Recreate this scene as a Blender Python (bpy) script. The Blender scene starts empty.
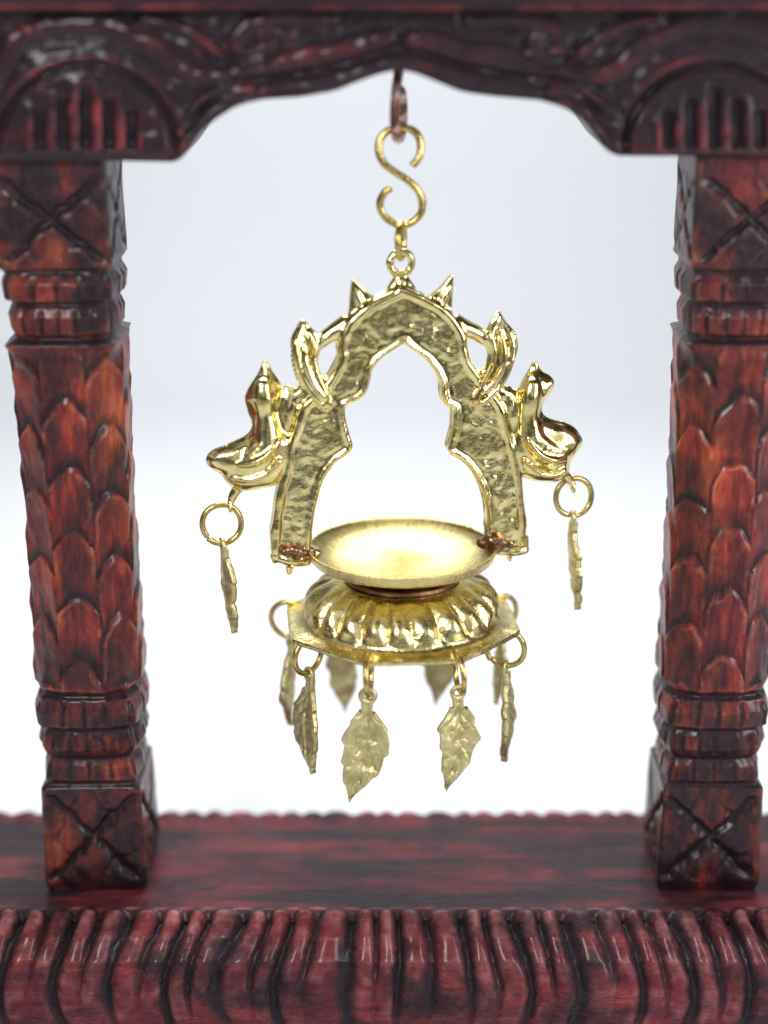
import bpy, bmesh, math, random
import numpy as np
from mathutils import Vector, Matrix, noise
random.seed(4); rng=np.random.RandomState(3)
sc=bpy.context.scene
sc.unit_settings.scale_length=0.025
sc.view_settings.view_transform='Standard'; sc.view_settings.look='None'
sc.view_settings.exposure=0; sc.view_settings.gamma=1
COL=sc.collection

# ---------------------------------------------------------------- camera
TH=math.radians(18); D=17.45; F=1745.0
CP=np.array([0,-D*math.cos(TH),D*math.sin(TH)])
FW=np.array([0,math.cos(TH),-math.sin(TH)]); UP=np.array([0,math.sin(TH),math.cos(TH)])
cam=bpy.data.cameras.new("camera"); co=bpy.data.objects.new("camera",cam); COL.objects.link(co)
co.location=CP; co.rotation_euler=(math.pi/2-TH,0,0)
cam.lens=F/1024*36; cam.sensor_width=36; cam.clip_end=500; cam.clip_start=0.1
cam.dof.use_dof=True; cam.dof.focus_distance=D-0.16; cam.dof.aperture_fstop=0.0613/0.66
sc.camera=co

def ray(u,v):
    return FW+np.array([(u-384)/F,0,0])+UP*((512-v)/F)
def P(u,v,y=0.0):
    d=ray(u,v); t=(y-CP[1])/d[1]; p=CP+d*t
    return p[0],p[2]
AX=0.18; AL=math.radians(9)
def L(u,v):
    n=np.array([-math.sin(AL),math.cos(AL),0]); d=ray(u,v)
    t=np.dot(np.array([AX,0,0])-CP,n)/np.dot(d,n); p=CP+d*t
    return ((p[0]-AX)*math.cos(AL)+p[1]*math.sin(AL), p[2])
def design(x,y,z):
    X=x-CP[0];Y=y-CP[1];Z=z-CP[2]
    dep=Y*FW[1]+Z*FW[2]; upc=Y*UP[1]+Z*UP[2]
    return 384+F*X/dep, 512-F*upc/dep

# ---------------------------------------------------------------- mesh helpers
def mk(name,verts,faces,mat=None,attr=None,smooth=True):
    me=bpy.data.meshes.new(name)
    me.from_pydata([tuple(map(float,v)) for v in verts],[],[tuple(map(int,f)) for f in faces]); me.update()
    if smooth: me.polygons.foreach_set("use_smooth",[True]*len(me.polygons))
    if attr is not None:
        a=me.attributes.new("carve",'FLOAT','POINT'); a.data.foreach_set("value",np.clip(np.asarray(attr,dtype=np.float32).ravel(),0,1))
    bm=bmesh.new(); bm.from_mesh(me); bmesh.ops.recalc_face_normals(bm,faces=bm.faces); bm.to_mesh(me); bm.free()
    o=bpy.data.objects.new(name,me); COL.objects.link(o)
    if mat: me.materials.append(mat)
    return o
def sweep(rings,closed_rows=False,caps=True):
    n,m=rings.shape[:2]; V=rings.reshape(-1,3); fs=[]
    R=n if closed_rows else n-1
    for i in range(R):
        a=i*m;b=((i+1)%n)*m
        for j in range(m):
            k=(j+1)%m; fs.append((a+j,a+k,b+k,b+j))
    if caps and not closed_rows:
        fs.append(tuple(range(m))[::-1]); fs.append(tuple((n-1)*m+j for j in range(m)))
    return V,fs
def catmull(pts,sub=6,closed=False):
    pts=[np.array(p,float) for p in pts]; n=len(pts); out=[]
    rngi=range(n) if closed else range(n-1)
    for i in rngi:
        p0=pts[(i-1)%n] if closed or i>0 else pts[0]; p1=pts[i]; p2=pts[(i+1)%n]
        p3=pts[(i+2)%n] if closed or i+2<n else pts[-1]
        for k in range(sub):
            t=k/sub
            out.append(0.5*((2*p1)+(-p0+p2)*t+(2*p0-5*p1+4*p2-p3)*t*t+(-p0+3*p1-3*p2+p3)*t**3))
    if not closed: out.append(pts[-1])
    return np.array(out)
def tube(path,r,seg=14,closed=False,wob=0.0):
    path=np.array(path); n=len(path); rings=[]
    nrm=None
    for i in range(n):
        if closed: t=path[(i+1)%n]-path[i-1]
        else: t=path[min(i+1,n-1)]-path[max(i-1,0)]
        t=t/np.linalg.norm(t)
        if nrm is None:
            a=np.array([0.13,1,0.07]) if abs(t[1])<0.9 else np.array([1,0,0.1])
            nrm=a-t*np.dot(a,t)
        else: nrm=nrm-t*np.dot(nrm,t)
        nrm=nrm/np.linalg.norm(nrm); bi=np.cross(t,nrm)
        rr=(r[i] if hasattr(r,'__len__') else r)
        ring=[]
        for k in range(seg):
            a=2*math.pi*k/seg
            q=rr*(1+wob*noise.noise(Vector(path[i]*9)+Vector((k*0.8,0,0))))
            ring.append(path[i]+q*(math.cos(a)*nrm+math.sin(a)*bi))
        rings.append(ring)
    return sweep(np.array(rings),closed_rows=closed)
def torus(R,r,n=56,seg=14,gap=None,wob=0.12):
    if gap is None:
        rings=[]
        for i in range(n):
            a=2*math.pi*i/n
            q=r*(1+wob*noise.noise(Vector((math.cos(a)*2,math.sin(a)*2,R*7))))
            rings.append([((R+q*math.cos(b))*math.cos(a),q*math.sin(b),(R+q*math.cos(b))*math.sin(a)) for b in [2*math.pi*k/seg for k in range(seg)]])
        return sweep(np.array(rings),closed_rows=True)
    g0,g=gap
    pts=[]
    for i in range(n+1):
        a=g0+g/2+(2*math.pi-g)*i/n
        pts.append((R*math.cos(a)*(1+.03*math.sin(2*a+g0)),0.02*math.sin(a*0.5),R*math.sin(a)))
    return tube(pts,r,seg)

# ---------------------------------------------------------------- materials
def newmat(name):
    m=bpy.data.materials.new(name); m.use_nodes=True; nt=m.node_tree
    b=nt.nodes["Principled BSDF"]; return m,nt,b
def ramp(nt,fac,stops):
    r=nt.nodes.new("ShaderNodeValToRGB"); e=r.color_ramp.elements
    while len(e)<len(stops): e.new(0.5)
    for el,(p,c) in zip(e,stops): el.position=p; el.color=(*c,1)
    nt.links.new(fac,r.inputs[0]); return r.outputs[0]
def nz(nt,scale,mapscale=(1,1,1),detail=6,rough=0.6,dist=0.0):
    tc=nt.nodes.new("ShaderNodeTexCoord"); mp=nt.nodes.new("ShaderNodeMapping"); mp.inputs["Scale"].default_value=mapscale
    n=nt.nodes.new("ShaderNodeTexNoise"); n.inputs["Scale"].default_value=scale; n.inputs["Detail"].default_value=detail
    n.inputs["Roughness"].default_value=rough; n.inputs["Distortion"].default_value=dist
    nt.links.new(tc.outputs["Object"],mp.inputs[0]); nt.links.new(mp.outputs[0],n.inputs[0]); return n.outputs[0]
def mixc(nt,fac,a,b,mode='MIX'):
    m=nt.nodes.new("ShaderNodeMix"); m.data_type='RGBA'; m.blend_type=mode
    for s,i in ((fac,0),(a,6),(b,7)):
        if isinstance(s,(int,float)): m.inputs[i].default_value=s
        elif isinstance(s,tuple): m.inputs[i].default_value=(*s,1)
        else: nt.links.new(s,m.inputs[i])
    return m.outputs[2]
def mth(nt,op,a,b=None):
    m=nt.nodes.new("ShaderNodeMath"); m.operation=op
    for s,i in ((a,0),(b,1)):
        if s is None: continue
        if isinstance(s,(int,float)): m.inputs[i].default_value=s
        else: nt.links.new(s,m.inputs[i])
    return m.outputs[0]
def mapr(nt,v,a,b,c,d):
    m=nt.nodes.new("ShaderNodeMapRange"); nt.links.new(v,m.inputs[0])
    for i,x in zip((1,2,3,4),(a,b,c,d)): m.inputs[i].default_value=x
    return m.outputs[0]
def bump(nt,b,h,dist,strength=1.0):
    n=nt.nodes.new("ShaderNodeBump"); n.inputs["Distance"].default_value=dist; n.inputs["Strength"].default_value=strength
    nt.links.new(h,n.inputs["Height"]); nt.links.new(n.outputs[0],b.inputs["Normal"]); return n

def wood(name,grain,stops,dark=(0.006,0.003,0.006),wear=(0.42,0.13,0.05),wearamt=0.6,rough=(0.25,0.5),stain=.75,coat=.3):
    m,nt,b=newmat(name)
    n1=nz(nt,1.3,grain,8,0.65,0.6)
    n2=nz(nt,7,(grain[0],grain[1],grain[2]),6,0.7,0.3)
    f=mth(nt,'ADD',mth(nt,'MULTIPLY',n1,0.7),mth(nt,'MULTIPLY',n2,0.3))
    c=ramp(nt,f,stops)
    g=nt.nodes.new("ShaderNodeNewGeometry")
    pt=mapr(nt,g.outputs["Pointiness"],0.50,0.545,0,1)
    n3=nz(nt,4,(1,1,1),4,0.6)
    w=mth(nt,'MULTIPLY',mth(nt,'MULTIPLY',pt,mapr(nt,n3,0.42,0.6,0,1)),wearamt)
    c=mixc(nt,w,c,wear)
    n5=nz(nt,1.9,(1,1,.6) if grain[2]<1 else (.6,1,1),6,0.65)
    c=mixc(nt,mapr(nt,n5,0.46,0.62,0,stain),c,dark)
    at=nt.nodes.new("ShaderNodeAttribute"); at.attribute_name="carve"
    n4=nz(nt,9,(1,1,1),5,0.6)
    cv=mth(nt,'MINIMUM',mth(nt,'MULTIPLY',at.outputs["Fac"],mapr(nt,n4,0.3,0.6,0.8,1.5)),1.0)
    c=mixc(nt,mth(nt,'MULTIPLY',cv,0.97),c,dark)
    nt.links.new(c,b.inputs["Base Color"])
    nt.links.new(mapr(nt,n2,0.3,0.7,rough[0],rough[1]),b.inputs["Roughness"])
    b.inputs["Specular IOR Level"].default_value=0.4
    b.inputs["Specular Tint"].default_value=(1,.82,.90,1)
    b.inputs["Coat Weight"].default_value=coat; b.inputs["Coat Roughness"].default_value=0.2
    h=mth(nt,'ADD',n2,mth(nt,'MULTIPLY',nz(nt,14,(grain[0]*1.0,grain[1],grain[2]),4,0.7),0.5))
    h=mth(nt,'ADD',h,mth(nt,'MULTIPLY',n4,0.5))
    bump(nt,b,h,0.045,0.9)
    return m
GZ=(2.4,2.4,0.45); GX=(0.4,2.6,2.6)
m_post=wood("carved_wood_post",GZ,[(0.35,(0.034,0.004,0.008)),(0.46,(0.15,0.012,0.013)),(0.55,(0.36,0.040,0.018)),(0.68,(0.64,0.17,0.05))],wear=(0.70,0.22,0.10),wearamt=.8,stain=.75)
m_beam=wood("carved_wood_beam",GX,[(0.36,(0.010,0.003,0.007)),(0.50,(0.028,0.004,0.010)),(0.61,(0.09,0.009,0.015)),(0.75,(0.28,0.035,0.03))],wear=(0.40,0.05,0.05),wearamt=0.85,stain=.88)
m_base=wood("carved_wood_base",GX,[(0.34,(0.035,0.004,0.012)),(0.46,(0.11,0.008,0.018)),(0.57,(0.20,0.019,0.024)),(0.72,(0.44,0.12,0.08))],wear=(0.60,0.24,0.23),wearamt=0.9,rough=(0.28,0.50),stain=.88,coat=.28)

def brass(name,lo,hi,rough,hammer=0.0,scale=6,bscale=25,patina=0.3,metal=1.0,streak=None,specks=False,cavity=.4):
    m,nt,b=newmat(name)
    n=nz(nt,scale,(1,1,1),6,0.6)
    c=mixc(nt,mapr(nt,n,0.35,0.65,0,1),lo,hi)
    g=nt.nodes.new("ShaderNodeNewGeometry")
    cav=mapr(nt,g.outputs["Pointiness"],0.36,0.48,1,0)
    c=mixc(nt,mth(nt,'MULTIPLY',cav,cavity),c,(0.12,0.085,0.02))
    n2=nz(nt,3.1,(1,1,1),8,0.7)
    c=mixc(nt,mapr(nt,n2,0.56,0.75,0,patina),c,(0.28,0.20,0.06))
    if specks:
        c=mixc(nt,mapr(nt,nz(nt,4.2,(1,1,1),3,0.5),0.69,0.71,0,.8),c,(0.25,0.10,0.04))
    nt.links.new(c,b.inputs["Base Color"])
    b.inputs["Metallic"].default_value=metal
    nt.links.new(mapr(nt,nz(nt,11,(1,1,1),5,0.6),0.3,0.7,rough[0],rough[1]),b.inputs["Roughness"])
    h=nz(nt,bscale,(1,1,1),4,0.6) if streak is None else streak(nt)
    bump(nt,b,h,0.02,hammer)
    return m
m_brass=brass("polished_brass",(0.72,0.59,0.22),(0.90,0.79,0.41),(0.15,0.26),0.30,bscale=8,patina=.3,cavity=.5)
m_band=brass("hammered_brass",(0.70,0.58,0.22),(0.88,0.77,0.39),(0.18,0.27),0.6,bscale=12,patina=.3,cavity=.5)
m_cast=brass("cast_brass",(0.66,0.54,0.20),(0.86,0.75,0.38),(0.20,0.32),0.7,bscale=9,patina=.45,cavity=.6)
def radial(nt):
    tc=nt.nodes.new("ShaderNodeTexCoord"); sp=nt.nodes.new("ShaderNodeSeparateXYZ"); nt.links.new(tc.outputs["Object"],sp.inputs[0])
    a=mth(nt,'ARCTAN2',sp.outputs[1],sp.outputs[0])
    r=mth(nt,'SQRT',mth(nt,'ADD',mth(nt,'POWER',sp.outputs[0],2.0),mth(nt,'POWER',sp.outputs[1],2.0)))
    cb=nt.nodes.new("ShaderNodeCombineXYZ"); nt.links.new(mth(nt,'MULTIPLY',a,30.0),cb.inputs[0]); nt.links.new(mth(nt,'MULTIPLY',r,1.0),cb.inputs[1])
    n=nt.nodes.new("ShaderNodeTexNoise"); n.inputs["Scale"].default_value=1.6; n.inputs["Detail"].default_value=3; nt.links.new(cb.outputs[0],n.inputs[0])
    return n.outputs[0]
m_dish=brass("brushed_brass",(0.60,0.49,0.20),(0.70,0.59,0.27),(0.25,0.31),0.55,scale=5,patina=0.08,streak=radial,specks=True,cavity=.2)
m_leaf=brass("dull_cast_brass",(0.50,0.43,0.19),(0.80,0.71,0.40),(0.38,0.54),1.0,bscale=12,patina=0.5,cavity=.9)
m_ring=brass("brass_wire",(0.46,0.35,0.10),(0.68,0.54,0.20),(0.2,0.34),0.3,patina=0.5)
m_sold=brass("copper_solder",(0.16,0.08,0.05),(0.38,0.22,0.14),(0.25,0.45),0.9,bscale=10,patina=0.5)
m_rust,nt,b=newmat("rusty_iron")
c=ramp(nt,nz(nt,5,(1,1,1),6,0.7),[(0.40,(0.030,0.010,0.010)),(0.48,(0.14,0.035,0.02)),(0.53,(0.42,0.22,0.17)),(0.60,(0.75,0.66,0.62))])
nt.links.new(c,b.inputs["Base Color"]); b.inputs["Roughness"].default_value=0.45; b.inputs["Metallic"].default_value=0.2
bump(nt,b,nz(nt,20),0.02,0.8)
m_bg,nt,b=newmat("white_backdrop_paper"); nt.links.new(mixc(nt,nz(nt,0.3),(0.795,0.818,0.85),(0.815,0.832,0.86)),b.inputs["Base Color"]); b.inputs["Roughness"].default_value=.85
b.inputs["Specular IOR Level"].default_value=0.1

# ================================================================= WOODEN STAND
PXL,PXR=-3.03,3.37
ZB=-3.98
stand=bpy.data.objects.new("wooden_stand",None); COL.objects.link(stand); stand.location=((PXL+PXR)/2,0,-5.9)
stand["label"]="dark red carved wooden stand with two scaled posts and arched beam"; stand["category"]="stand"
def adopt(o,par):
    o.parent=par; o.matrix_parent_inverse=(Matrix.Translation(par.location)@par.rotation_euler.to_matrix().to_4x4()).inverted()

# ---- post
YF=-0.5
zt=lambda v: P(384,v,YF)[1]
vt=np.array([ 158,268,272,276,284,300,305,309,318,334,340,345,372,420,520,640,690,697,701,712,726,731,736,748,756,761,768,780,785,789,880,886,893])
hwt=np.array([.53,.53,.49,.52,.565,.55,.46,.49,.525,.51,.46,.545,.545,.53,.52,.53,.545,.47,.52,.565,.555,.48,.51,.545,.50,.455,.50,.51,.47,.51,.53,.515,.49])
sht=np.array([ 0,0,0,.3,.35,.35,.4,.5,.5,.5,.3,.1,1,1,1,1,.7,.5,.4,.4,.4,.5,.5,.5,.4,.4,.4,.3,.1,0,0,0,0])
NZ_,NA=580,208
vs=np.linspace(893,158,NZ_)
ph=np.arange(NA)*2*math.pi/NA
VV,PH=np.meshgrid(vs,ph,indexing='ij')
zrow=np.array([zt(v) for v in vs]); zrow[0]=ZB-0.0
ZZ=np.repeat(zrow[:,None],NA,1)
HW=np.interp(VV,vt[::1],hwt); SH=np.interp(VV,vt,sht)
sq=HW/np.maximum(np.abs(np.cos(PH)),np.abs(np.sin(PH))); sq=np.minimum(sq,HW*1.375)
oc=HW/np.cos(((PH+math.pi/8)%(math.pi/4))-math.pi/8)
R=sq*(1-SH)+oc*SH
def vnoise(A,B,C,s,seed=0):
    out=np.empty(A.shape); fa,fb,fc=A.ravel(),B.ravel(),C.ravel(); o=out.ravel()
    for i in range(len(fa)): o[i]=noise.noise(Vector((fa[i]*s+seed,fb[i]*s,fc[i]*s)))
    return o.reshape(A.shape)
cx,sy=np.cos(PH),np.sin(PH)
N1=vnoise(cx,sy,ZZ,1.7,3); N2=vnoise(cx,sy,ZZ,6,9)
dark=np.zeros_like(R); disp=np.zeros_like(R)
S4=np.tan(((PH+math.pi/4)%(math.pi/2))-math.pi/4)
for v0,v1 in ((172,266),(792,882)):
    w=((VV>v0)&(VV<v1)).astype(float); T=(VV-(v0+v1)/2)/((v1-v0)/2)
    s=S4+0.10*N1; t=T+0.10*N2
    ins=np.clip((0.93-np.maximum(np.abs(s),np.abs(t)))/0.08,0,1)*w
    d=np.abs(np.abs(s)-np.abs(t)); g=np.exp(-(d/.12)**2)*ins
    q=np.exp(-((np.abs(s)+np.abs(t)*0.9-0.95+0.15*np.sin(6*s))/.05)**2)*ins*0.45
    disp-=0.06*g+0.03*q; dark=np.maximum(dark,np.maximum(g*1.0,q))
for v0,v1,n,a in ((276,304,16,.03),(309,338,20,.022),(700,728,16,.03),(735,756,20,.022),(762,783,16,.025)):
    w=np.clip(np.minimum(VV-v0,v1-VV)/6,0,1)
    c=np.abs(np.sin(PH*n/2+0.5*N1)); gr=np.exp(-(c/.30)**2)
    disp-=a*gr*w; dark=np.maximum(dark,gr*w*.7)
for v in (273,306.5,342,698,732.5,759,786):
    dark=np.maximum(dark,np.exp(-((VV-v)/3.4)**2)*.98)
w=np.clip(np.minimum(VV-348,694-VV)/10,0,1)
pw=PH+0.04*N1
c=np.round(pw/(math.pi/4)); s=(pw/(math.pi/4)-c)*2; c=c%8
H=0.66
pp=(ZZ+0.10*N1)/H+0.5*(c%2)+0.04*np.sin(c*2.3)+0.30*s*s+0.06*N2
f=pp-np.floor(pp)
h=np.where(f<.88,(f/.88)**1.5,(1-f)/.12)
disp+=w*(0.032*h-0.012)
edge=np.where(f<.26,np.clip(1-f/.26,0,1)**.8,0)+np.where(f>.91,(f-.91)/.09,0)
gc=np.exp(-((1-np.abs(s))/.10)**2)
disp-=w*0.015*gc
rk_=np.abs(np.sin(np.floor(pp)*7.31+c*3.7))
dark=np.maximum(dark,w*np.maximum(edge*np.clip(.62+.4*rk_+.8*N1+.4*N2,0,1),gc*.65*np.clip(0.6+1.5*N2,0,1)))
dark=np.maximum(dark,w*np.clip(.12+1.3*N1,0,.42))
disp+=0.008*N2+0.010*N1
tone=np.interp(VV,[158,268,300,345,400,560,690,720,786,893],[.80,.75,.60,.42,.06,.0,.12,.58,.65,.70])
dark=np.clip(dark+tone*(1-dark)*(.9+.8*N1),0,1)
R=R+disp
rings=np.stack([R*np.cos(PH),R*np.sin(PH),ZZ],-1)
V,Fc=sweep(rings)
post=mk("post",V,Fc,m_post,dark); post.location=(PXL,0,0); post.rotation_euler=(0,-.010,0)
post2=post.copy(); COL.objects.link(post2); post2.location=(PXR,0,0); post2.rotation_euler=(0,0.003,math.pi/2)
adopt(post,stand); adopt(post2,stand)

# ---- beam
YB=-0.64
prof=[(-120,161),(0,161),(120,161),(178,162),(188,152),(196,136),(214,120),(236,106),(262,99),(300,97),(335,91),(362,80),(382,73),(399,70),(416,73),(438,82),(462,92),(500,97),(540,100),(566,108),(586,122),(598,140),(606,151),(618,156),(700,156),(900,156)]
px_=[P(a,b,YB) for a,b in prof]; xb=np.array([p[0] for p in px_]); zb=np.array([p[1] for p in px_])
xs=np.arange(-4.35,4.72,0.02); NR=120
ztop=P(384,-75,YB)[1]
kz=np.interp(xs,xb,zb); kz=np.convolve(np.pad(kz,3,'edge'),np.ones(7)/7,'valid')
rows=np.linspace(0,1,NR)
XX=np.repeat(xs[:,None],NR,1); ZZ=kz[:,None]+(ztop-kz[:,None])*rows[None,:]; YY=np.full_like(XX,YB)
U,Vv=design(XX,YY,ZZ)
def pdist(U,V,pts):
    pts=catmull(pts,5); best=np.full(U.shape,1e9)
    for a,b in zip(pts[:-1],pts[1:]):
        dx,dy=b-a; l=dx*dx+dy*dy+1e-9
        t=np.clip(((U-a[0])*dx+(V-a[1])*dy)/l,0,1)
        best=np.minimum(best,np.hypot(U-a[0]-t*dx,V-a[1]-t*dy))
    return best
NB=vnoise(XX,YY,ZZ,2.2,1); NB2=vnoise(XX,YY,ZZ,8,5)
U0,V0=U,Vv
U=U+4*NB; Vv=Vv+3*np.roll(NB,9,0)+1.5*NB2
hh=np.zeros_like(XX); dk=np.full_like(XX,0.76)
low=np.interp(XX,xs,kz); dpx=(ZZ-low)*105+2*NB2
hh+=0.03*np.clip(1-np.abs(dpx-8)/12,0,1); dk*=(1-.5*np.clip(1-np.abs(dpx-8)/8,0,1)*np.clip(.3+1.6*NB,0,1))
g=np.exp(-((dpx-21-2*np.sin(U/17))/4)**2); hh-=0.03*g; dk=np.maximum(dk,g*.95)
for cxp,sgn in ((86,1),(714,-1)):
    r=np.hypot((U0-cxp),(V0-150)*1.05)+1.5*NB2; up=np.clip((158-V0)/6,0,1)
    hh=np.where(r<84,0.035*up,hh); dk=np.where(r<84,0.62,dk)
    rim=np.exp(-((r-88)/4)**4); hh-=0.05*rim*up; dk=np.maximum(dk,rim*up)
    rim=np.exp(-((r-98)/4.5)**2)*up; hh+=0.02*rim; dk=dk*(1-.8*rim*np.clip(.4+1.6*NB,0,1))
    for k in (-46,-23,0,23,46):
        top=84+abs(k)*0.5
        dx=np.abs(U0-(cxp+k))
        g=np.exp(-(dx/5.5)**4)*np.clip((V0-top)/6,0,1)*np.clip((150-V0)/5,0,1)
        hh-=0.065*g; dk=np.maximum(dk,g)
        g=np.exp(-((dx-9.5)/2.4)**2)*np.clip((V0-top+6)/8,0,1)*np.clip((152-V0)/5,0,1)
        hh+=0.014*g; dk*=(1-.9*g*np.clip(.7+1.5*NB2,0,1))
strokes=[([(0,72),(18,42),(55,25),(100,24),(140,38),(170,60),(200,76),(240,74),(290,60),(340,52),(385,38)],9),
 ([(330,20),(285,18),(250,28),(235,44),(250,54),(268,46),(262,38)],7),
 ([(140,20),(175,26),(205,40),(222,56)],6),([(190,112),(204,98),(226,90),(250,88)],5)]
for st,wd in strokes:
    for mir in (0,1):
        pts=[(a if not mir else 800-a,bb) for a,bb in st]
        d=pdist(U,Vv,pts); g=np.exp(-(d/wd)**2); hh+=0.032*g; dk*=(1-.8*g*np.clip(.40+1.5*NB,0,1))
        g=np.exp(-((d-wd*1.6)/3.6)**2); hh-=0.03*g; dk=np.maximum(dk,g*.95)
hh+=0.018*NB+0.014*NB2
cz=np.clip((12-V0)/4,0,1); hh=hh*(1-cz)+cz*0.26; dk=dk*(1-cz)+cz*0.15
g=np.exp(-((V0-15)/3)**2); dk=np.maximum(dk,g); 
cz=np.clip((-22-V0)/4,0,1); hh+=cz*.14
endf=np.clip(np.minimum(XX-xs[0],xs[-1]-XX)/.05,0,1); hh*=endf
front=np.stack([XX,YY-hh,ZZ],-1)
bk=np.linspace(0,1,14)[1:]
topr=np.stack([np.repeat(xs[:,None],13,1),(YB-.4)+(0.64-YB+.4)*bk[None,:]+0*xs[:,None],np.full((len(xs),13),ztop)],-1)
br=np.linspace(0,1,30)[1:]
backr=np.stack([np.repeat(xs[:,None],29,1),np.full((len(xs),29),0.64),ztop+(kz[:,None]-ztop)*br[None,:]],-1)
bot=np.linspace(0,1,16)[1:-1]
botr=np.stack([np.repeat(xs[:,None],14,1),0.64+(YB-0.64)*bot[None,:]+0*xs[:,None],np.repeat(kz[:,None],14,1)],-1)
full=np.concatenate([front,topr,backr,botr],1)
dd=np.concatenate([dk,np.full((len(xs),13+29+14),.3)],1)
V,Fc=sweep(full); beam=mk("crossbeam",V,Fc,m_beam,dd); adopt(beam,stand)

# ---- base
pr=[(-1.9,-5.9,0),(-1.95,-5.5,0),(-1.92,-5.2,0),(-1.70,-5.12,0),(-1.70,-5.0,.8),(-1.66,-4.75,1),(-1.58,-4.5,1),(-1.44,-4.25,1),(-1.27,-4.08,1),(-1.10,-3.985,1),(-1.02,-3.955,1),(-.96,-3.965,.8),(-.92,-3.99,.3),(-.88,ZB,0),
    (1.08,ZB,0),(1.10,-3.985,.2),(1.14,-3.955,.5),(1.22,-3.99,.7),(1.4,-4.1,1),(1.58,-4.35,1),(1.7,-4.7,1),(1.74,-5.0,.8),(1.76,-5.1,0),(2.0,-5.2,0),(2.02,-5.5,0),(2.0,-5.9,0)]
pr=np.array(pr); seg=np.r_[0,np.cumsum(np.hypot(np.diff(pr[:,0]),np.diff(pr[:,1])))]
q=np.unique(np.r_[np.arange(0,seg[-1],.035),seg]); py=np.interp(q,seg,pr[:,0]); pz=np.interp(q,seg,pr[:,1]); pwt=np.interp(q,seg,pr[:,2])
ty=np.gradient(py,q); tz=np.gradient(pz,q); ln=np.hypot(ty,tz); ny,nz_=-tz/ln,ty/ln
xs2=np.arange(-4.75,5.12,0.016); M=len(q)
X2=np.repeat(xs2[:,None],M,1); Q=np.repeat(q[None,:],len(xs2),0)
Y2=np.repeat(py[None,:],len(xs2),0); Z2=np.repeat(pz[None,:],len(xs2),0); W2=np.repeat(pwt[None,:],len(xs2),0)
NN=vnoise(X2,Y2,Z2,1.3,2); NM=vnoise(X2,Y2,Z2,6,7); NS_=vnoise(X2*.35,Y2*2.2,Z2,1.6,12); NS2=vnoise(X2*.25,Y2*3,Z2,4,15)
sl=np.clip((-3.95-Z2)/1.0,0,1.3)*(Y2<0)
per=0.275
side=np.clip((X2-.18)/1.2,-1,1)
phs=X2-0.18-(0.18*side)*np.sin(np.clip(sl,0,1)*2.9)+0.05*NN+.010*NM
pq=phs/per+0.35*np.array([noise.noise(Vector((x*1.9,0,0))) for x in xs2])[:,None]
k=np.round(pq); dist=np.abs(pq-k)
rk=np.vectorize(lambda t:(math.sin(t*12.9898)*43758.5453)%1)(k)
even=(k%2==0)
deep=np.where(even,.95+.3*rk,.60+.4*rk)
reach=np.where(even,.95+.35*rk,.50+.40*rk)
ext=np.clip((reach-sl)/.35,0,1)**.7
gr=np.exp(-(dist/(np.where(even,.24,.19)*(.35+.65*ext)*(1+.3*NM)))**2)*ext
frac=pq-np.floor(pq); arc=np.sin(np.pi*frac)
topb=np.exp(-((sl-.0)/.13)**2)*(Y2<0)
hb=W2*(0.050*arc**.8*np.clip(1.2-sl,.3,1)-.02 -0.04*gr*deep -.07*topb*(1-arc)**1.5)
hb+=0.010*NM*(0.3+W2)+0.012*NN
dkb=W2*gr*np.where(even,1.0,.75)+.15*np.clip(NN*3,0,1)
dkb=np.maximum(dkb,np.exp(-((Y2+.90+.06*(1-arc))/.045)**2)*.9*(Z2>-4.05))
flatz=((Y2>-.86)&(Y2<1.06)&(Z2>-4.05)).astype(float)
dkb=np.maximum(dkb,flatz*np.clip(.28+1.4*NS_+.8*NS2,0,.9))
Y3=Y2+ny[None,:]*hb; Z3=Z2+nz_[None,:]*hb
full=np.stack([X2,Y3,Z3],-1)
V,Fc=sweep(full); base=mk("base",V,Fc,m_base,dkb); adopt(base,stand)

# ---- rusty screw hook in the beam
hk=[]
x0,zs=P(399,60); _,zc=P(399,113); 
hk+= [(0,0,zs+.25),(0,0,zs+.05),(0,-.03,zc+.34),(0,-.11,zc+.22)]
for i in range(15):
    a=math.radians(150+ i*20); hk.append((0,.165*math.cos(a),zc+.23*math.sin(a)-.01))
pth=catmull(hk,5); rot=Matrix.Rotation(math.radians(-14),3,'Z')
pth=np.array([tuple(rot@Vector(p)) for p in pth])+np.array([x0,0,0])
V,Fc=tube(pth,.045,16,wob=.12); hook=mk("screw_hook",V,Fc,m_rust); adopt(hook,stand)
hook["label"]="rusty worn iron screw hook"

# ================================================================= S HOOK
sp=[(412,166),(419,158),(421,147),(418,136),(409,129),(399,128),(388,131),(380,140),(379,152),(384,163),(394,171),(406,179),(416,188),(422,200),(421,213),(413,222),(402,226),(391,222),(382,213),(380,202),(385,192),(391,188)]
pp_=[(P(a,b)[0],0.03*math.sin(i*.5),P(a,b)[1]) for i,(a,b) in enumerate(sp)]
V,Fc=tube(catmull(pp_,6),.036,16,wob=.15)
sh=mk("s_hook",V,Fc,m_ring); sh["label"]="thin bent brass wire S-shaped hook on rusty screw"; sh["category"]="hook"

# ================================================================= LAMP
lamp=bpy.data.objects.new("hanging_oil_lamp",None); COL.objects.link(lamp)
Z0=L(403,617)[1]
lamp.location=(AX,0,Z0); lamp.rotation_euler=(0,0,AL)
lamp["label"]="brass hanging oil lamp with peacock arch, shallow dish and leaf pendants"; lamp["category"]="oil lamp"
def put(o,loc=(0,0,0),rot=None):
    o.parent=lamp
    o.location=loc
    if rot is not None: o.rotation_euler=rot
    return o
def LL(u,v): s,z=L(u,v); return s,z-Z0

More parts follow.
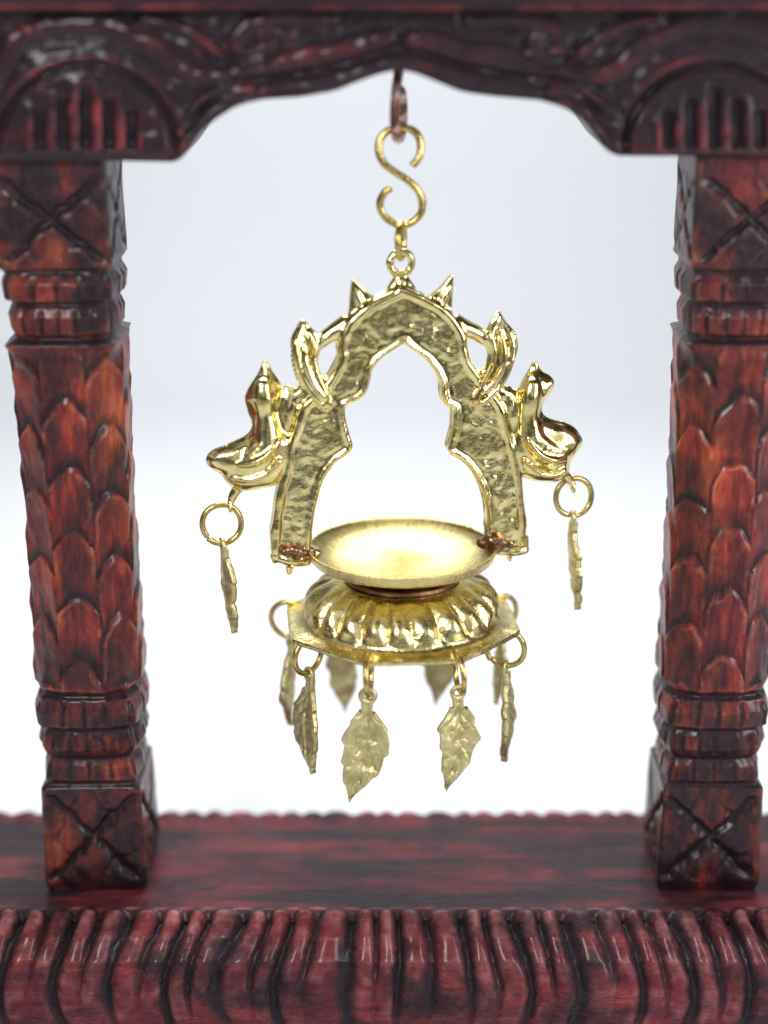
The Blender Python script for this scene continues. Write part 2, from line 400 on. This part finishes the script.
bmi=bmesh.new(); bmesh.ops.create_icosphere(bmi,subdivisions=2,radius=1); ICV=np.array([v.co[:] for v in bmi.verts]); ICF=[tuple(v.index for v in f.verts) for f in bmi.faces]; bmi.free()
AV=[];AF=[]
def addm(V,Fs):
    off=len(AV); AV.extend([tuple(v) for v in V]); AF.extend([tuple(i+off for i in f) for f in Fs])
def stroke(pts,yflat=1.0,cat=True):
    a=[(*LL(p[0],p[1]),p[2]/100.0,(p[3] if len(p)>3 else 0)) for p in pts]
    a=catmull(a,24) if (cat and len(a)>2) else np.array([np.array(a[i])*(1-k/24)+np.array(a[i+1])*k/24 for i in range(len(a)-1) for k in range(25)])
    last=None
    for p in a:
        if last is not None and np.hypot(p[0]-last[0],p[1]-last[1])+abs(p[3]-last[3])<p[2]*.28: continue
        last=p
        addm(ICV*np.array([p[2],p[2]*yflat,p[2]])+np.array([p[0],p[3],p[1]]),ICF)
def plate(poly,t,cl=True,sub=5):
    c=catmull([LL(*p) for p in poly],sub,closed=cl) if sub>1 else np.array([LL(*p) for p in poly]); n=len(c)
    V=[(p[0],-t,p[1]) for p in c]+[(p[0],t,p[1]) for p in c]
    Fs=[tuple(range(n)),tuple(range(2*n-1,n-1,-1))]+[(i,(i+1)%n,n+(i+1)%n,n+i) for i in range(n)]
    addm(V,Fs); return c
def pdist2(x,z,c):
    best=np.full(x.shape,1e9); ins=np.zeros(x.shape,bool)
    for a,b in zip(c,np.roll(c,-1,0)):
        dx,dz=b-a; l=dx*dx+dz*dz+1e-12; t=np.clip(((x-a[0])*dx+(z-a[1])*dz)/l,0,1)
        best=np.minimum(best,np.hypot(x-a[0]-t*dx,z-a[1]-t*dz))
        ins^=((a[1]>z)!=(b[1]>z))&(x<(b[0]-a[0])*(z-a[1])/(b[1]-a[1]+1e-12)+a[0])
    return best,ins
def blade(poly,k=1.0,y=0.0,tmax=.2,step=.028,rmax=.085):
    c=catmull([LL(*p) for p in poly],4,closed=True)
    gx,gz=np.meshgrid(np.arange(c[:,0].min(),c[:,0].max(),step),np.arange(c[:,1].min(),c[:,1].max(),step))
    d,i=pdist2(gx,gz,c)
    for x,z,r in zip(gx[i],gz[i],d[i]):
        if r<.012: continue
        rr=min(r,rmax)
        ry=tmax*(1-math.exp(-r*k/tmax))
        addm(ICV*np.array([rr,max(ry,.02),rr])+np.array([x,y,z]),ICF)
    for p in c:
        addm(ICV*np.array([.014,.03,.014])+np.array([p[0],y,p[1]]),ICF)
outer=[(271,548),(273,515),(277,488),(284,462),(285,445),(293,425),(299,405),(312,393),(325,379),(333,366),(338,355),(337,344),(340,332),(348,318),(362,306),(378,297),(392,291),(402,288),(412,291),(430,299),(446,309),(457,321),(464,334),(465,346),(469,360),(479,374),(491,389),(502,405),(507,425),(513,445),(519,470),(522,500),(524,540)]
inner=[(487,540),(486,508),(481,488),(474,473),(465,461),(456,454),(448,449),(449,440),(452,428),(453,415),(452,405),(444,401),(441,392),(440,382),(435,370),(425,357),(414,349),(406,343),(402,339),(398,343),(391,348),(379,356),(370,368),(368,378),(365,388),(358,396),(345,402),(343,410),(344,422),(347,434),(350,446),(343,452),(334,459),(322,476),(316,495),(311,520),(308,548)]
plate(outer+inner,.100,sub=2)
for y in (-.078,.078):
    o2=[(a+(4 if a<402 else -4),b+1.5,5.0,y) for a,b in outer]; stroke(o2,1.0)
    i2=[(a+(-2 if a<402 else 2),b-1,3.8,y) for a,b in inner]; stroke(i2,1.2)
stroke([(401,292,9),(401,284,8),(401,280,6)])
ez=LL(401,263)
tv,tf=torus(.105,.042,40,12); addm(np.array(tv)+np.array([ez[0],0,ez[1]]),tf)
stroke([(391,289,5),(397,280,4.5),(401,276,4)]); stroke([(411,289,5),(405,280,4.5),(401,276,4)])
plate([(349,327),(349,302),(351,279),(353,278),(364,289),(380,300),(382,308),(362,320)],.055,sub=1)
stroke([(353,281,2.2,-.02),(358,298,3.6,-.05),(364,310,5,-.05)],1); 
plate([(424,308),(426,298),(441,286),(451,274),(453,275),(452,296),(451,324),(440,316)],.055,sub=1)
stroke([(451,277,2.2,-.02),(444,293,3.6,-.05),(439,306,5,-.05)],1)
# crest strips + curved feather wings fused to the shoulders
stroke([(346,324,9),(337,330,9),(327,337,8),(316,345,7)],1.1)
stroke([(455,322,9),(465,328,9),(476,333,8),(486,340,7)],1.1)
stroke([(298,396,9),(308,390,9),(322,382,9)],.9); stroke([(503,394,9),(492,388,9),(478,376,9)],.9)
def feather(strands):
    for st in strands: stroke(st,1.1)
blade([(302,320),(309,327),(318,334),(321,343),(317,353),(317,365),(322,378),(329,390),(331,401),(324,408),(313,402),(303,390),(295,374),(291,355),(291,338),(296,328)],.7,-.05,.09)
feather([[(302,324,2,-.08),(295,340,3.2,-.13),(296,358,3.4,-.15),(302,376,3.4,-.16),(312,392,3.0,-.17),(321,403,2.8,-.15)],
         [(304,328,2,-.08),(303,344,3.0,-.14),(304,360,3.2,-.16),(310,376,3.2,-.17),(321,394,2.8,-.17)],
         [(308,330,2,-.08),(314,342,3.0,-.13),(312,356,3.0,-.15),(316,372,3.0,-.16),(324,390,2.6,-.16),(326,403,4,-.14)]])
blade([(497,310),(504,320),(513,332),(516,346),(512,360),(507,374),(499,388),(489,400),(477,405),(468,399),(471,387),(480,374),(486,360),(486,348),(480,338),(486,329),(491,318)],.7,-.05,.09)
feather([[(498,315,2,-.08),(508,334,3.2,-.13),(509,352,3.4,-.15),(503,370,3.4,-.16),(493,386,3.0,-.17),(479,400,2.8,-.15)],
         [(497,318,2,-.08),(500,338,3.0,-.14),(501,354,3.2,-.16),(495,370,3.2,-.17),(482,388,2.8,-.17)],
         [(495,320,2,-.08),(489,334,3.0,-.13),(492,350,3.0,-.15),(487,366,3.0,-.16),(478,383,2.6,-.16),(473,397,4,-.14)]])
# left peacock: one solid casting - pointed head, thick neck running into a rounded body, short raised tail
blade([(265,361),(271,371),(279,383),(281,396),(277,408),(280,424),(290,434),(291,450),(288,467),(277,482),(260,488),(242,490),(230,484),(222,474),(212,467),(207,460),(211,452),(222,446),(236,440),(248,434),(253,424),(248,410),(246,396),(252,383),(259,372)],1.5,-.02,.20,rmax=.16)
stroke([(262,384,9,-.10),(262,396,11,-.11),(264,410,10,-.10),(266,424,12,-.09),(266,440,15,-.08),(258,454,17,-.08),(246,464,13,-.08),(232,466,8,-.07),(218,462,4,-.05)],.95)
blade([(288,386),(300,393),(303,408),(297,424),(293,440),(288,458),(278,462),(272,446),(272,424),(276,404),(281,393)],1.2,0,.13)
stroke([(276,436,2.6,-.20),(266,448,3,-.245),(252,456,3,-.245),(238,460,2.4,-.18)],.8)
stroke([(278,456,2.4,-.18),(264,468,3,-.22),(248,474,3,-.19),(232,474,2.2,-.14)],.8)
stroke([(253,394,3,-.15),(248,397,2.5,-.12)],.9,False)
stroke([(242,484,6),(234,494,5),(231,503,3.6)],1.0)
tv,tf=torus(.045,.024,24,8)
e1=LL(230,506); addm(np.array([(v[1],v[0],v[2]) for v in tv])+np.array([e1[0],0,e1[1]]),tf)
# right peacock
blade([(534,361),(540,371),(549,376),(553,383),(548,394),(541,403),(541,414),(550,419),(564,422),(575,429),(581,440),(576,451),(569,461),(566,473),(553,481),(532,480),(516,470),(508,452),(510,436),(514,424),(513,408),(516,394),(522,382),(528,371)],1.5,-.02,.20,rmax=.16)
stroke([(530,384,9,-.10),(528,396,11,-.11),(527,410,10,-.10),(528,424,12,-.09),(532,438,15,-.08),(542,448,17,-.08),(554,450,13,-.08),(566,446,8,-.07),(575,441,4,-.05)],.95)
blade([(497,390),(508,386),(518,393),(523,404),(525,424),(524,448),(517,463),(510,450),(505,430),(500,410)],1.2,0,.13)
stroke([(524,436,2.6,-.20),(534,448,3,-.245),(548,454,3,-.245),(562,454,2.4,-.18)],.8)
stroke([(520,456,2.4,-.18),(534,467,3,-.22),(550,470,3,-.19),(562,466,2.2,-.14)],.8)
stroke([(542,387,4,-.10),(549,381,3,-.08)],.9,False)
stroke([(562,472,5),(569,479,4.5),(572,484,3.4)],1.0)
e2=LL(573,487); addm(np.array([(v[1],v[0],v[2]) for v in tv])+np.array([e2[0],0,e2[1]]),tf)
# feet
stroke([(275,546,5),(290,548,8),(304,549,7),(316,552,6)],1.4); stroke([(274,556,4),(290,558,8),(306,560,6)],1.4); stroke([(290,562,5),(289,572,3)],1.2); stroke([(277,545,4),(275,560,3.5)],1.2)
stroke([(485,542,6),(496,540,8),(510,541,8),(522,541,6)],1.4); stroke([(494,549,6),(510,550,7),(525,549,5)],1.4); stroke([(508,553,4),(510,560,2.6)],1.2); stroke([(525,538,4),(525,550,3.5)],1.2)

me=bpy.data.meshes.new("tmp"); me.from_pydata(AV,[],AF); me.update()
tmp=bpy.data.objects.new("tmp",me); COL.objects.link(tmp)
md=tmp.modifiers.new("r",'REMESH'); md.mode='VOXEL'; md.voxel_size=.0135; md.use_smooth_shade=True
md=tmp.modifiers.new("s",'SMOOTH'); md.factor=.5; md.iterations=4
dg=bpy.context.evaluated_depsgraph_get(); em=bpy.data.meshes.new_from_object(tmp.evaluated_get(dg)); bpy.data.objects.remove(tmp)
em.name="arch"
n=len(em.vertices); cov=np.empty(n*3); em.vertices.foreach_get("co",cov); cov=cov.reshape(-1,3)
nor=np.empty(n*3); em.vertices.foreach_get("normal",nor); nor=nor.reshape(-1,3)
cont=catmull([LL(*p) for p in outer+inner],2,closed=True)
best,inside=pdist2(cov[:,0],cov[:,2],cont)
flat=(np.abs(nor[:,1])>.8)&(np.abs(cov[:,1])<.125)
wt=np.where(inside,np.clip((best-.075)/.04,0,1),0)
dsp=np.zeros(n)
for i in range(n):
    p=Vector(cov[i])
    s=0.009*noise.noise(p*4)+.003*noise.noise(p*10)
    if wt[i]>0:
        q=p*9+Vector((noise.noise(p*4),0,noise.noise(p*5)))
        d,_=noise.voronoi(q)
        s+=wt[i]*(0.020*(min(d[0],.75)-.4)+0.007*noise.noise(p*7)+.002*noise.noise(p*26))
    dsp[i]=s
cov+=nor*dsp[:,None]; em.vertices.foreach_set("co",cov.ravel()); em.update()
em.polygons.foreach_set("use_smooth",[True]*len(em.polygons))
em.materials.clear(); em.materials.append(m_brass); em.materials.append(m_band)
wm=(wt>.5)&flat
mi=np.zeros(len(em.polygons),dtype=np.int32)
for p in em.polygons:
    if all(wm[v] for v in p.vertices): mi[p.index]=1
em.polygons.foreach_set("material_index",mi)
arch=bpy.data.objects.new("arch",em); COL.objects.link(arch); put(arch)
arch["label"]="pointed brass arch with hammered band and peacocks"

def lump(name,pts,mat):
    V=[];Fs=[]
    for (u,v,r,y) in pts:
        s,z=LL(u,v); off=len(V)
        for q in ICV:
            rr=r/100*(1+.25*noise.noise(Vector(q)*2+Vector((u,v,0))))
            V.append((s+q[0]*rr,y+q[1]*rr*1.1,z+q[2]*rr*.8))
        Fs+= [tuple(i+off for i in f) for f in ICF]
    me=bpy.data.meshes.new(name); me.from_pydata(V,[],Fs); t=bpy.data.objects.new("t",me); COL.objects.link(t)
    md=t.modifiers.new("r",'REMESH'); md.mode='VOXEL'; md.voxel_size=.018; md=t.modifiers.new("s",'SMOOTH'); md.iterations=3
    e=bpy.data.meshes.new_from_object(t.evaluated_get(bpy.context.evaluated_depsgraph_get())); bpy.data.objects.remove(t)
    e.polygons.foreach_set("use_smooth",[True]*len(e.polygons)); e.materials.clear(); e.materials.append(mat); e.name=name
    o=bpy.data.objects.new(name,e); COL.objects.link(o); put(o); return o
lump("solder_joint",[(284,547,7,-.10),(292,546,8,-.11),(301,549,7,-.10),(310,551,6,-.06),(296,553,5,-.11)],m_sold)
lump("solder_joint",[(482,540,8,-.08),(491,535,10,-.10),(500,538,8,-.11),(494,545,7,-.1),(507,542,5,-.1)],m_sold)

def lathe(name,prof,mat,NAn=384,gad=24,octo=None,cat=5,gamp=.05,rgh=1.0):
    c=catmull(prof,cat); rings=[]
    c[:,0]=np.maximum(c[:,0],0.001)
    an=np.arange(NAn)*2*math.pi/NAn
    for p in c:
        r=np.full(NAn,p[0]); z=np.full(NAn,p[1])
        if len(p)>2:
            g=max(p[2],0); oc_=min(max(p[3],0),1)
            ga=an*gad/2+ p[1]*1.6+.25*np.sin(an*3)+.15*np.sin(an*7)
            amp=1+.25*np.sin(an*5+1)+.2*np.sin(an*9)
            lob=np.abs(np.cos(ga))**.85
            r=r+g*gamp*(lob-.6)*amp; z=z+g*gamp*.6*(lob-.6)*amp
            if oc_>0:
                k=(an-octo+math.pi/8)%(math.pi/4)-math.pi/8
                po=math.cos(math.pi/8)/np.cos(math.pi/8-np.abs(k))
                r=r*(1-oc_)+r*oc_*po
        rings.append(np.stack([r*np.cos(an),r*np.sin(an),z],-1))
    rings=np.array(rings)
    for i in range(rings.shape[0]):
        for j in range(0,NAn):
            v=rings[i,j]; q=rgh*(.010*noise.noise(Vector(v*4))+.004*noise.noise(Vector(v*10))); rings[i,j]=v*(1+q)
    V,Fs=sweep(rings); return mk(name,V,Fs,mat)
a0=math.radians(-90-17)-AL
pedp=[(.02,.0,0,0),(.6,-.01,0,0),(1.0,-.03,0,.6),(1.22,-.045,0,.85),(1.235,-.035,0,.85),(1.235,-.01,0,.85),(1.22,.0,0,.85),(1.16,.006,0,.7),(1.10,.016,0,.45),(1.045,.035,0,.22),(1.01,.065,.05,.05),(.992,.11,.5,0),(.975,.165,1,0),(.945,.225,1.1,0),(.895,.285,1.1,0),(.83,.335,.9,0),(.76,.375,.5,0),(.70,.405,.15,0),(.64,.42,0,0),(.59,.43,0,0),(.50,.44,0,0),(.3,.44,0,0),(.02,.44,0,0)]
ped=lathe("lotus_base",pedp,m_cast,520,22,a0,5,.058); put(ped)
ped["label"]="ribbed lotus base with eight-sided rim"
zd=L(403,547)[1]-Z0
dp=[(.01,zd-.265),(.2,zd-.26),(.42,zd-.24),(.62,zd-.20),(.80,zd-.14),(.88,zd-.115),(.925,zd-.09),(.945,zd-.04),(.955,zd),(.948,zd+.012),(.93,zd+.010),(.915,zd-.004),(.89,zd-.03),(.80,zd-.09),(.66,zd-.155),(.50,zd-.20),(.34,zd-.225),(.18,zd-.235),(.08,zd-.238),(.01,zd-.238)]
dish=lathe("dish",dp,m_dish,300,cat=6,rgh=.35); put(dish)
nk=lathe("neck",[(.02,.43),(.54,.435),(.58,.455),(.57,.475),(.50,.49),(.46,zd-.255),(.40,zd-.248),(.02,zd-.26)],m_sold,160,cat=4); put(nk)

def leafmesh(seed,sgn,Wd=.21):
    rr=random.Random(seed*7+2); NT,NS=130,29; Ln=1.0
    t=np.linspace(0,1,NT); 
    tp=.80+.22*rr.random()
    body=np.where(t>=.05,Wd*np.sin(np.pi*np.clip((t-.05)/.97,0,1)**tp)**1.0,0)
    body=np.maximum(body,.036*(t<.3)+.020)
    g=[];
    for side in (-1,1):
        n=4+1.6*rr.random(); o_=rr.random(); 
        tt_=t+.04*np.array([noise.noise(Vector((tt*6,seed*1.7,side))) for tt in t])
        saw=((tt_*n+o_)%1); saw=np.where(saw<.8,saw/.8,(1-saw)/.2)
        wv=np.array([noise.noise(Vector((tt*4,seed*3.1,side*4))) for tt in t])
        g.append(body*(1+ (t>.12)*(.16*saw-.08)+.34*wv))
    cx_=sgn*(.06*np.sin(t*3.0)-.05*t)
    s=np.linspace(-1,1,NS)
    Fv=[];Bv=[]
    for i in range(NT):
        for j in range(NS):
            w=g[0][i] if s[j]<0 else g[1][i]
            x=cx_[i]-cx_[0]+s[j]*w; z=-.05-t[i]*Ln + .05*abs(s[j])*(1 if t[i]>.15 else 0)
            rib=-.014*math.exp(-(s[j]*w)**2/.0004)
            vp=((t[i]-.35*abs(s[j]))*6+.4*noise.noise(Vector((t[i]*4,s[j]*2,seed))))%1
            vein=-.011*math.exp(-((vp-.5)/.15)**2)*(abs(s[j])>.05)*(t[i]>.12)*(1-abs(s[j])**4)
            cup=-.05*(s[j]**2)*w/.22+.03*math.sin(t[i]*3+seed)
            nn=.020*noise.noise(Vector((x*6,z*6,seed)))+.009*noise.noise(Vector((x*16,z*16,seed)))
            th=.050*(1-.4*abs(s[j])**3)
            Fv.append((x,cup-th-rib-vein+nn,z)); Bv.append((x,cup+th*.7+nn,z))
    V=Fv+Bv; o=NT*NS; Fs=[]
    for i in range(NT-1):
        for j in range(NS-1):
            a=i*NS+j; Fs.append((a,a+1,a+NS+1,a+NS)); Fs.append((o+a,o+a+NS,o+a+NS+1,o+a+1))
    edge=[j for j in range(NS)]+[i*NS+NS-1 for i in range(1,NT)]+[(NT-1)*NS+j for j in range(NS-2,-1,-1)]+[i*NS for i in range(NT-2,0,-1)]
    for a,b in zip(edge,edge[1:]+edge[:1]): Fs.append((a,o+a,o+b,b))
    tv,tf=torus(.062,.026,24,10); off=len(V); V+= [tuple(v) for v in tv]; Fs+=[tuple(i+off for i in f) for f in tf]
    me=mk("leaf_pendant",V,Fs,m_leaf); return me
RR,RW=.195,.029
def pendant(pos_ring,ringrot,leafyaw,seed,roll=0.0,sc_=1.0,tilt=0.0,sgn=1,wd=.21):
    V,Fs=torus(RR,RW,56,14,gap=(math.radians(60+seed*40),.05))
    r=mk("pendant_ring",V,Fs,m_ring); put(r,pos_ring,(0,0,ringrot)); r["group"]="brass wire rings"
    lf=leafmesh(seed,sgn,wd); lf.scale=(sc_,sc_,sc_)
    put(lf,(pos_ring[0],pos_ring[1],pos_ring[2]-RR-.02),(tilt,roll,leafyaw))
    lf["group"]="hanging brass leaf pendants"
for k in range(8):
    a=a0+k*math.pi/4
    jit=[.22,-.25,.1,-.1,.2,-.15,.1,.35][k]
    cr=[1.15,1.15,1.09,1.18,1.14,1.14,1.22,1.05][k]
    pos=(cr*math.cos(a),cr*math.sin(a),-.17-(.04 if k in(2,7,4,5) else 0))
    roll=[.12,.08,.03,-.05,.10,-.12,-.03,-.05][k]
    yaw=a+math.pi/2+[.25,-.2,-.05,-.1,.15,-.2,.05,.15][k]
    pendant(pos,a+jit,yaw,k+20,roll,[1.08,.98,1.0,.80,1.0,1.03,.95,1.0][k],0,[1,1,-1,1,-1,1,1,-1][k],[.205,.195,.16,.16,.19,.19,.17,.19][k])
for (u,v,seed,tl,yo,s_) in ((222,524,31,-.11,.20,.90),(574,497,32,-.06,-.14,.95)):
    s,z=LL(u,v)
    pendant((s,0,z),.12,math.pi/2+yo,seed,0,s_,tl,wd=.20)
V,Fs=torus(.17,.03,48,12); r=mk("suspension_ring",V,Fs,m_ring); s,z=LL(401,241); put(r,(s,0,z),(0,0,math.radians(70)))

# ================================================================= SETTING: seamless white paper sweep
pf=[(-24,-5.9),(-5,-5.9),(10,-5.9),(27,-5.9)]
for i in range(1,25):
    a=math.radians(90*i/24); pf.append((27+5*math.sin(a),-5.9+5*(1-math.cos(a))))
pf+=[(32,10),(32,26)]
V=[];Fs=[]
for (y,z) in pf: V+=[(-34,y,z),(34,y,z)]
for i in range(len(pf)-1): Fs.append((2*i,2*i+1,2*i+3,2*i+2))
bgm=mk("white_backdrop",V,Fs,m_bg); bgm["kind"]="structure"

# ================================================================= LIGHT
w=bpy.data.worlds.new("World"); sc.world=w; w.use_nodes=True; nt=w.node_tree; bg=nt.nodes["Background"]
tc=nt.nodes.new("ShaderNodeTexCoord"); n=nt.nodes.new("ShaderNodeTexNoise"); n.inputs["Scale"].default_value=1.8; n.inputs["Detail"].default_value=1
nt.links.new(tc.outputs["Generated"],n.inputs[0])
c=ramp(nt,n.outputs[0],[(0.43,(0.015,0.015,0.018)),(0.515,(0.22,0.23,0.25)),(0.60,(1.7,1.7,1.75))])
nt.links.new(c,bg.inputs[0]); bg.inputs[1].default_value=0.5
def area(name,loc,target,size,power,col=(1,1,1),sy_=None):
    l=bpy.data.lights.new(name,'AREA'); l.energy=power; l.color=col; l.size=size
    if sy_: l.shape='RECTANGLE'; l.size_y=sy_
    o=bpy.data.objects.new(name,l); COL.objects.link(o); o.location=loc
    o.rotation_euler=(Vector(target)-Vector(loc)).to_track_quat('-Z','Y').to_euler(); return o
area("key_softbox",(-6,-13,9),(0,0,-1),4,1750,(1,.98,.97))
area("side_softbox",(11,-7,4),(0,0,-1),2.5,1050,(.96,.98,1),7)
area("top_softbox",(0,5,15),(0,1,-3),7,900,(1,1,1))
area("backdrop_light",(0,13,15),(0,14,-6),14,4700,(.985,.99,1))
print("done",len(em.vertices))
